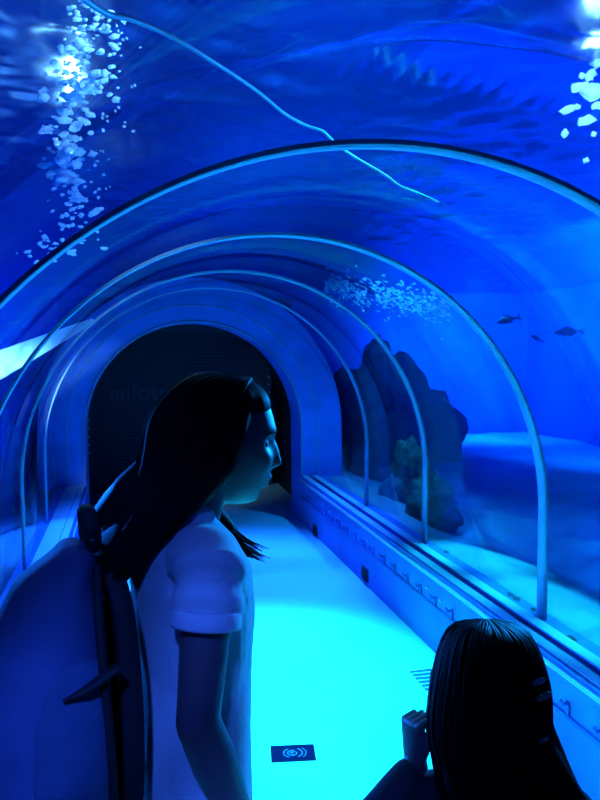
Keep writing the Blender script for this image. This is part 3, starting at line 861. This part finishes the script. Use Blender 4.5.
def clip(px, py, d, m, sz):
    o_ = Gi @ CAM; q_ = (Gi.to_3x3() @ ray(px, py)).normalized()
    hit = BV.ray_cast(o_, q_, 4)
    p = (hit[0] if hit[0] else Gi @ at(px, py, d)) - q_ * sz * .2
    n = -q_; n.z = 0; n.normalize(); u = V((-n.y, n.x, 0))
    bm = bmesh.new()
    for sgn in (-1, 1):
        Mx = Matrix((u, V((0, 0, 1)), n)).transposed()
        ell(bm, p + u * sgn * sz * .55 + V((0, 0, sgn * sz * .35)), (sz * .62, sz * .36, sz * .25), Mx @ Matrix.Rotation(.6 * 1, 3, 'Z'), 14, 10)
    ell(bm, p, (sz * .25, sz * .25, sz * .3), None, 12, 8)
    return obj('hair_clip', bm, m, girl)


CLIPS = [clip(536, 683, 1.085, M['pink'], .012), clip(541, 698, 1.085, M['green'], .014), clip(541, 741, 1.055, M['pink'], .009)]


# ------------------------------------------------------------------ lamps, added fills and glitter stand-ins
def floodlight(p, target, w, h, lab, roll=0, strength=None, d=.1):
    f = empty('flood_light', p)
    q = (V(target) - V(p)).to_track_quat('-Z', 'Y'); f.rotation_mode = 'QUATERNION'; f.rotation_quaternion = q @ Quaternion((0, 0, 1), roll)
    bm = bmesh.new(); box(bm, (0, 0, d / 2 + .004), (w + .04, h + .04, d)); bevel(bm, .012); obj('housing', bm, M['housing'], f, smooth=False)
    bm = bmesh.new(); box(bm, (0, 0, 0), (w, h, .006))
    m = emit('lens_glow', (.30, .72, 1), strength) if strength else M['lamp']
    obj('lens', bm, m, f, smooth=False)
    bm = bmesh.new()
    for sx in (-1, 1): box(bm, (sx * (w / 2 + .03), 0, d * .8), (.008, .03, d * 1.4))
    box(bm, (0, 0, d * 1.5), (w + .068, .03, .008)); obj('bracket', bm, M['housing'], f, smooth=False)
    tag(f, lab, 'lamp')


# added pale sheet, lit to stand in for the glow streak at left
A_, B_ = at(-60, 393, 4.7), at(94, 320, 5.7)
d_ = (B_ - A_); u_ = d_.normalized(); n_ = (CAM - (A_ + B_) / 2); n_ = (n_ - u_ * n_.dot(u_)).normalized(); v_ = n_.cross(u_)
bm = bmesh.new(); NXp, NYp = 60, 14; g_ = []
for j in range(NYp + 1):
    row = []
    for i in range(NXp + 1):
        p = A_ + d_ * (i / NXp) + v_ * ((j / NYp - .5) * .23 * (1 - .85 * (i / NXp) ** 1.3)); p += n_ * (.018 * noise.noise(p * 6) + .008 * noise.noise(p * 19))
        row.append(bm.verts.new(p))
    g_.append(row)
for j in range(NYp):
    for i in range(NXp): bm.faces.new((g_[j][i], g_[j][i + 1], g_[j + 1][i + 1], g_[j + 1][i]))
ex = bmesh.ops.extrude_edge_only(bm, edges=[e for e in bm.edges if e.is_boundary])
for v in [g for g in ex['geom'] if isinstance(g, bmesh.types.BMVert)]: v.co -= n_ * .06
tag(obj('glow_streak_sheet', bm, M['white']), 'slanting pale sheet added to stand in for a glow streak outside the left acrylic', 'panel')

GLINT = bpy.data.materials.new('glitter_blobs'); GLINT.use_nodes = True; nt = GLINT.node_tree; nt.nodes.clear()  # pale material of the blobs that replace light glints
o_ = nt.nodes.new('ShaderNodeOutputMaterial'); a_ = nt.nodes.new('ShaderNodeBsdfDiffuse'); b_ = nt.nodes.new('ShaderNodeBsdfTranslucent'); x_ = nt.nodes.new('ShaderNodeMixShader')
a_.inputs['Color'].default_value = b_.inputs['Color'].default_value = (.9, .95, 1, 1); x_.inputs[0].default_value = .6
nt.links.new(a_.outputs[0], x_.inputs[1]); nt.links.new(b_.outputs[0], x_.inputs[2]); nt.links.new(x_.outputs[0], o_.inputs['Surface'])


def glints(name, pts, lab):
    """many little flattened blobs shaped in place of light glints: (px, py, depth, half width px, half height px, tilt)"""
    bm = bmesh.new()
    for k, (px, py, d, hw, hh, tl) in enumerate(pts):
        c = at(px, py, d); sc_ = d / F
        Mx = Matrix((cr, cu, cf)).transposed() @ Matrix.Rotation(tl, 3, 'Z')
        r = bmesh.ops.create_icosphere(bm, subdivisions=2, radius=1)
        for v in r['verts']:
            q = v.co.copy(); q *= 1 + .8 * noise.noise(q * 1.5 + V((k * 3.1, 0, 0)))
            v.co = c + Mx @ V((q.x * hw * sc_, q.y * hh * sc_, q.z * max(hh, .6 * hw) * sc_))
    o = obj(name, bm, GLINT); return tag(o, lab, 'bubbles', None, 'stuff')


rnd = random.Random(11)
pts = []
def cxw(y):
    T = [(0, 88, 20), (40, 92, 26), (80, 82, 34), (120, 70, 30), (150, 68, 26), (180, 66, 20), (210, 76, 24), (235, 62, 34), (262, 48, 30)]
    for a, b in zip(T, T[1:]):
        if a[0] <= y <= b[0]:
            t = (y - a[0]) / (b[0] - a[0]); return a[1] + (b[1] - a[1]) * t, a[2] + (b[2] - a[2]) * t
    return T[-1][1:]
dep = lambda y: min(4.0, .98 * F / max(60, 353 - y))
for k in range(300):
    y = rnd.uniform(0, 200) if k < 245 else rnd.uniform(200, 262)
    c, w_ = cxw(y); x = c + rnd.gauss(0, .5) * w_
    s_b = rnd.choice((1.2, 1.7, 2.2, 2.8, 3.6)) * (1 if y < 200 else .7) * (1.2 if 80 < y < 180 else 1)
    pts.append((x, y, dep(y) + rnd.uniform(-.1, .1), s_b * rnd.uniform(1, 1.8), s_b * rnd.uniform(.6, 1.0), rnd.uniform(-.2, .5)))
for k in range(40):
    y = rnd.uniform(20, 200); c, w_ = cxw(y); pts.append((c + w_ + abs(rnd.gauss(0, 14)), y, dep(y), rnd.uniform(.8, 1.8), rnd.uniform(.8, 1.6), .3))
pts += [(64, 174, dep(174), 11, 4.5, 0), (75, 198, dep(198), 6, 3.5, .4), (95, 212, dep(212), 8, 2.6, .4)]
glints('glitter_blobs', pts, 'column of bright blobs standing in for glitter on the water surface at upper left')  # solid blobs in place of lamp glitter on the ripples
pts = [(579, 35, 2.8, 4, 5, .4), (598, 62, 2.8, 8, 6, .2), (590, 75, 2.8, 6, 5, .4), (578, 87, 2.8, 9, 4.5, .1), (594, 93, 2.8, 12, 8, .1), (568, 110, 2.8, 8, 4, .3), (577, 107, 2.8, 4, 3, .2),
       (599, 106, 2.8, 6, 4, 0), (586, 121, 2.8, 8, 4.5, .25), (594, 134, 2.8, 2.5, 2.5, .6), (565, 133, 2.8, 3, 4, .2), (586, 160, 2.8, 3, 3, .2), (582, 76, 2.8, 3, 3, .2)]
glints('glitter_blobs', pts, 'cluster of large white blobs standing in for glitter at the upper right edge')  # modelled blobs stand in for the right-hand glitter
pts = []
for k in range(480):
    t = rnd.random(); x = 325 + 125 * t; c = 285 + 24 * t; y = c + rnd.gauss(0, 8 - 2 * abs(t - .5))
    pts.append((x, y, 6.4 + rnd.uniform(-.5, .5), rnd.uniform(.9, 2.6), rnd.uniform(.5, 1.1), rnd.uniform(-.9, .1)))
glints('glint_flecks', pts, 'cyan patch of tiny flecks standing in for glinting ripples behind the second hoop at right')  # solid flecks in place of a patch of glinting ripples


def spot(nm, p, target, power, size, blend, col, rad=.12):
    l = bpy.data.lights.new(nm, 'SPOT'); l.energy = power; l.spot_size = math.radians(size); l.spot_blend = blend; l.color = col; l.shadow_soft_size = rad
    o = bpy.data.objects.new(nm, l); COL.objects.link(o); o.location = p
    o.rotation_euler = (V(target) - V(p)).to_track_quat('-Z', 'Y').to_euler()
    return o


CY = (.012, .36, 1); BL = (.006, .07, 1); WH = (.32, .75, 1)
CW = (.008, .64, 1)
spot('walkway_spot', (.66, 2.2, 4.4), (.66, 2.0, 0), 5000, 28, .8, CW, .3)
spot('walkway_spot', (.66, 3.6, 4.4), (.66, 3.7, 0), 5000, 30, .8, CW, .3)
spot('walkway_spot', (.7, 5.6, 4.6), (.7, 5.5, 0), 3200, 40, .8, (.01, .14, 1), .3)
spot('ledge_fill', (-.55, 5.2, 4.3), (-.55, 5.2, .4), 1500, 26, .9, (.01, .2, 1))  # unseen fill added to brighten the left ledge
for yy in (2.1, 2.75, 3.4, 4.15):
    spot('sand_spot', (2.12, yy, 4.2), (2.10, yy, 0), 2000, 13, .6, CW)
spot('water_spot', at(700, 222, 5.0), at(575, 245, 9.0), 26000, 54, .9, (.01, .95, 1))
spot('water_spot', at(690, 262, 7.5), at(595, 205, 3.4), 6500, 34, .9, (.01, .42, 1))
spot('water_spot', (4.4, 4.6, 4.2), (4.4, 4.6, 0), 700, 60, .9, (.005, .14, 1))
spot('water_spot', at(-130, 360, 6.0), at(40, 400, 4), 2600, 50, .9, (.01, .2, 1))
spot('wall_fill', (5.2, 10.4, 2.78), (6.4, 12.9, 1.3), 9000, 100, .9, (.004, .24, 1))  # unseen fill added to brighten the far tank wall
spot('wall_fill', (5.4, 7.0, 2.78), (7.5, 9.5, 1.2), 5000, 90, .9, (.004, .24, 1))  # second added fill, for the right tank wall
spot('shirt_fill', (-.5, -1.2, 3.4), (-.08, 1.35, 1.2), 1600, 23, .8, (.035, .14, 1))  # unseen fill added for the woman's shirt and pack
spot('blob_fill', (.9, 1.1, 2.74), at(75, 90, 2.9), 750, 40, .6, WH)  # added fill that whitens the left glitter blobs
spot('blob_fill', (.9, 1.1, 2.7), at(588, 90, 2.8), 700, 30, .6, WH)  # same added fill for the right glitter blobs
spot('glitter_spot', at(73, 168, 3.5), at(76, 60, 1.5), 25, 120, .6, WH, .04)
spot('glitter_spot', at(594, 110, 2.9), at(594, 60, 1.5), 18, 120, .6, WH, .04)
spot('fleck_fill', at(398, 205, 6.3), at(398, 296, 6.4), 320, 80, .9, CY)  # added fill that lights the fleck patch
spot('streak_fill', at(-75, 335, 4.2), at(-4, 366, 4.9), 320, 34, 1, WH, .05)  # unseen fill added to light the glow streak sheet

w = bpy.data.worlds.new('world'); sc.world = w; w.use_nodes = True
bg = w.node_tree.nodes['Background']; bg.inputs['Color'].default_value = (.0, .012, .12, 1); bg.inputs['Strength'].default_value = .15

# ------------------------------------------------------------------ render look
sc.view_settings.view_transform = 'Standard'; sc.view_settings.look = 'None'; sc.view_settings.gamma = 1; sc.view_settings.exposure = 0
sc.view_settings.use_curve_mapping = False
cy = sc.cycles
cy.use_denoising = True
cy.max_bounces = 8; cy.transparent_max_bounces = 32; cy.volume_bounces = 1; cy.diffuse_bounces = 3; cy.glossy_bounces = 4
cy.caustics_reflective = False; cy.caustics_refractive = False
cy.sample_clamp_indirect = 8
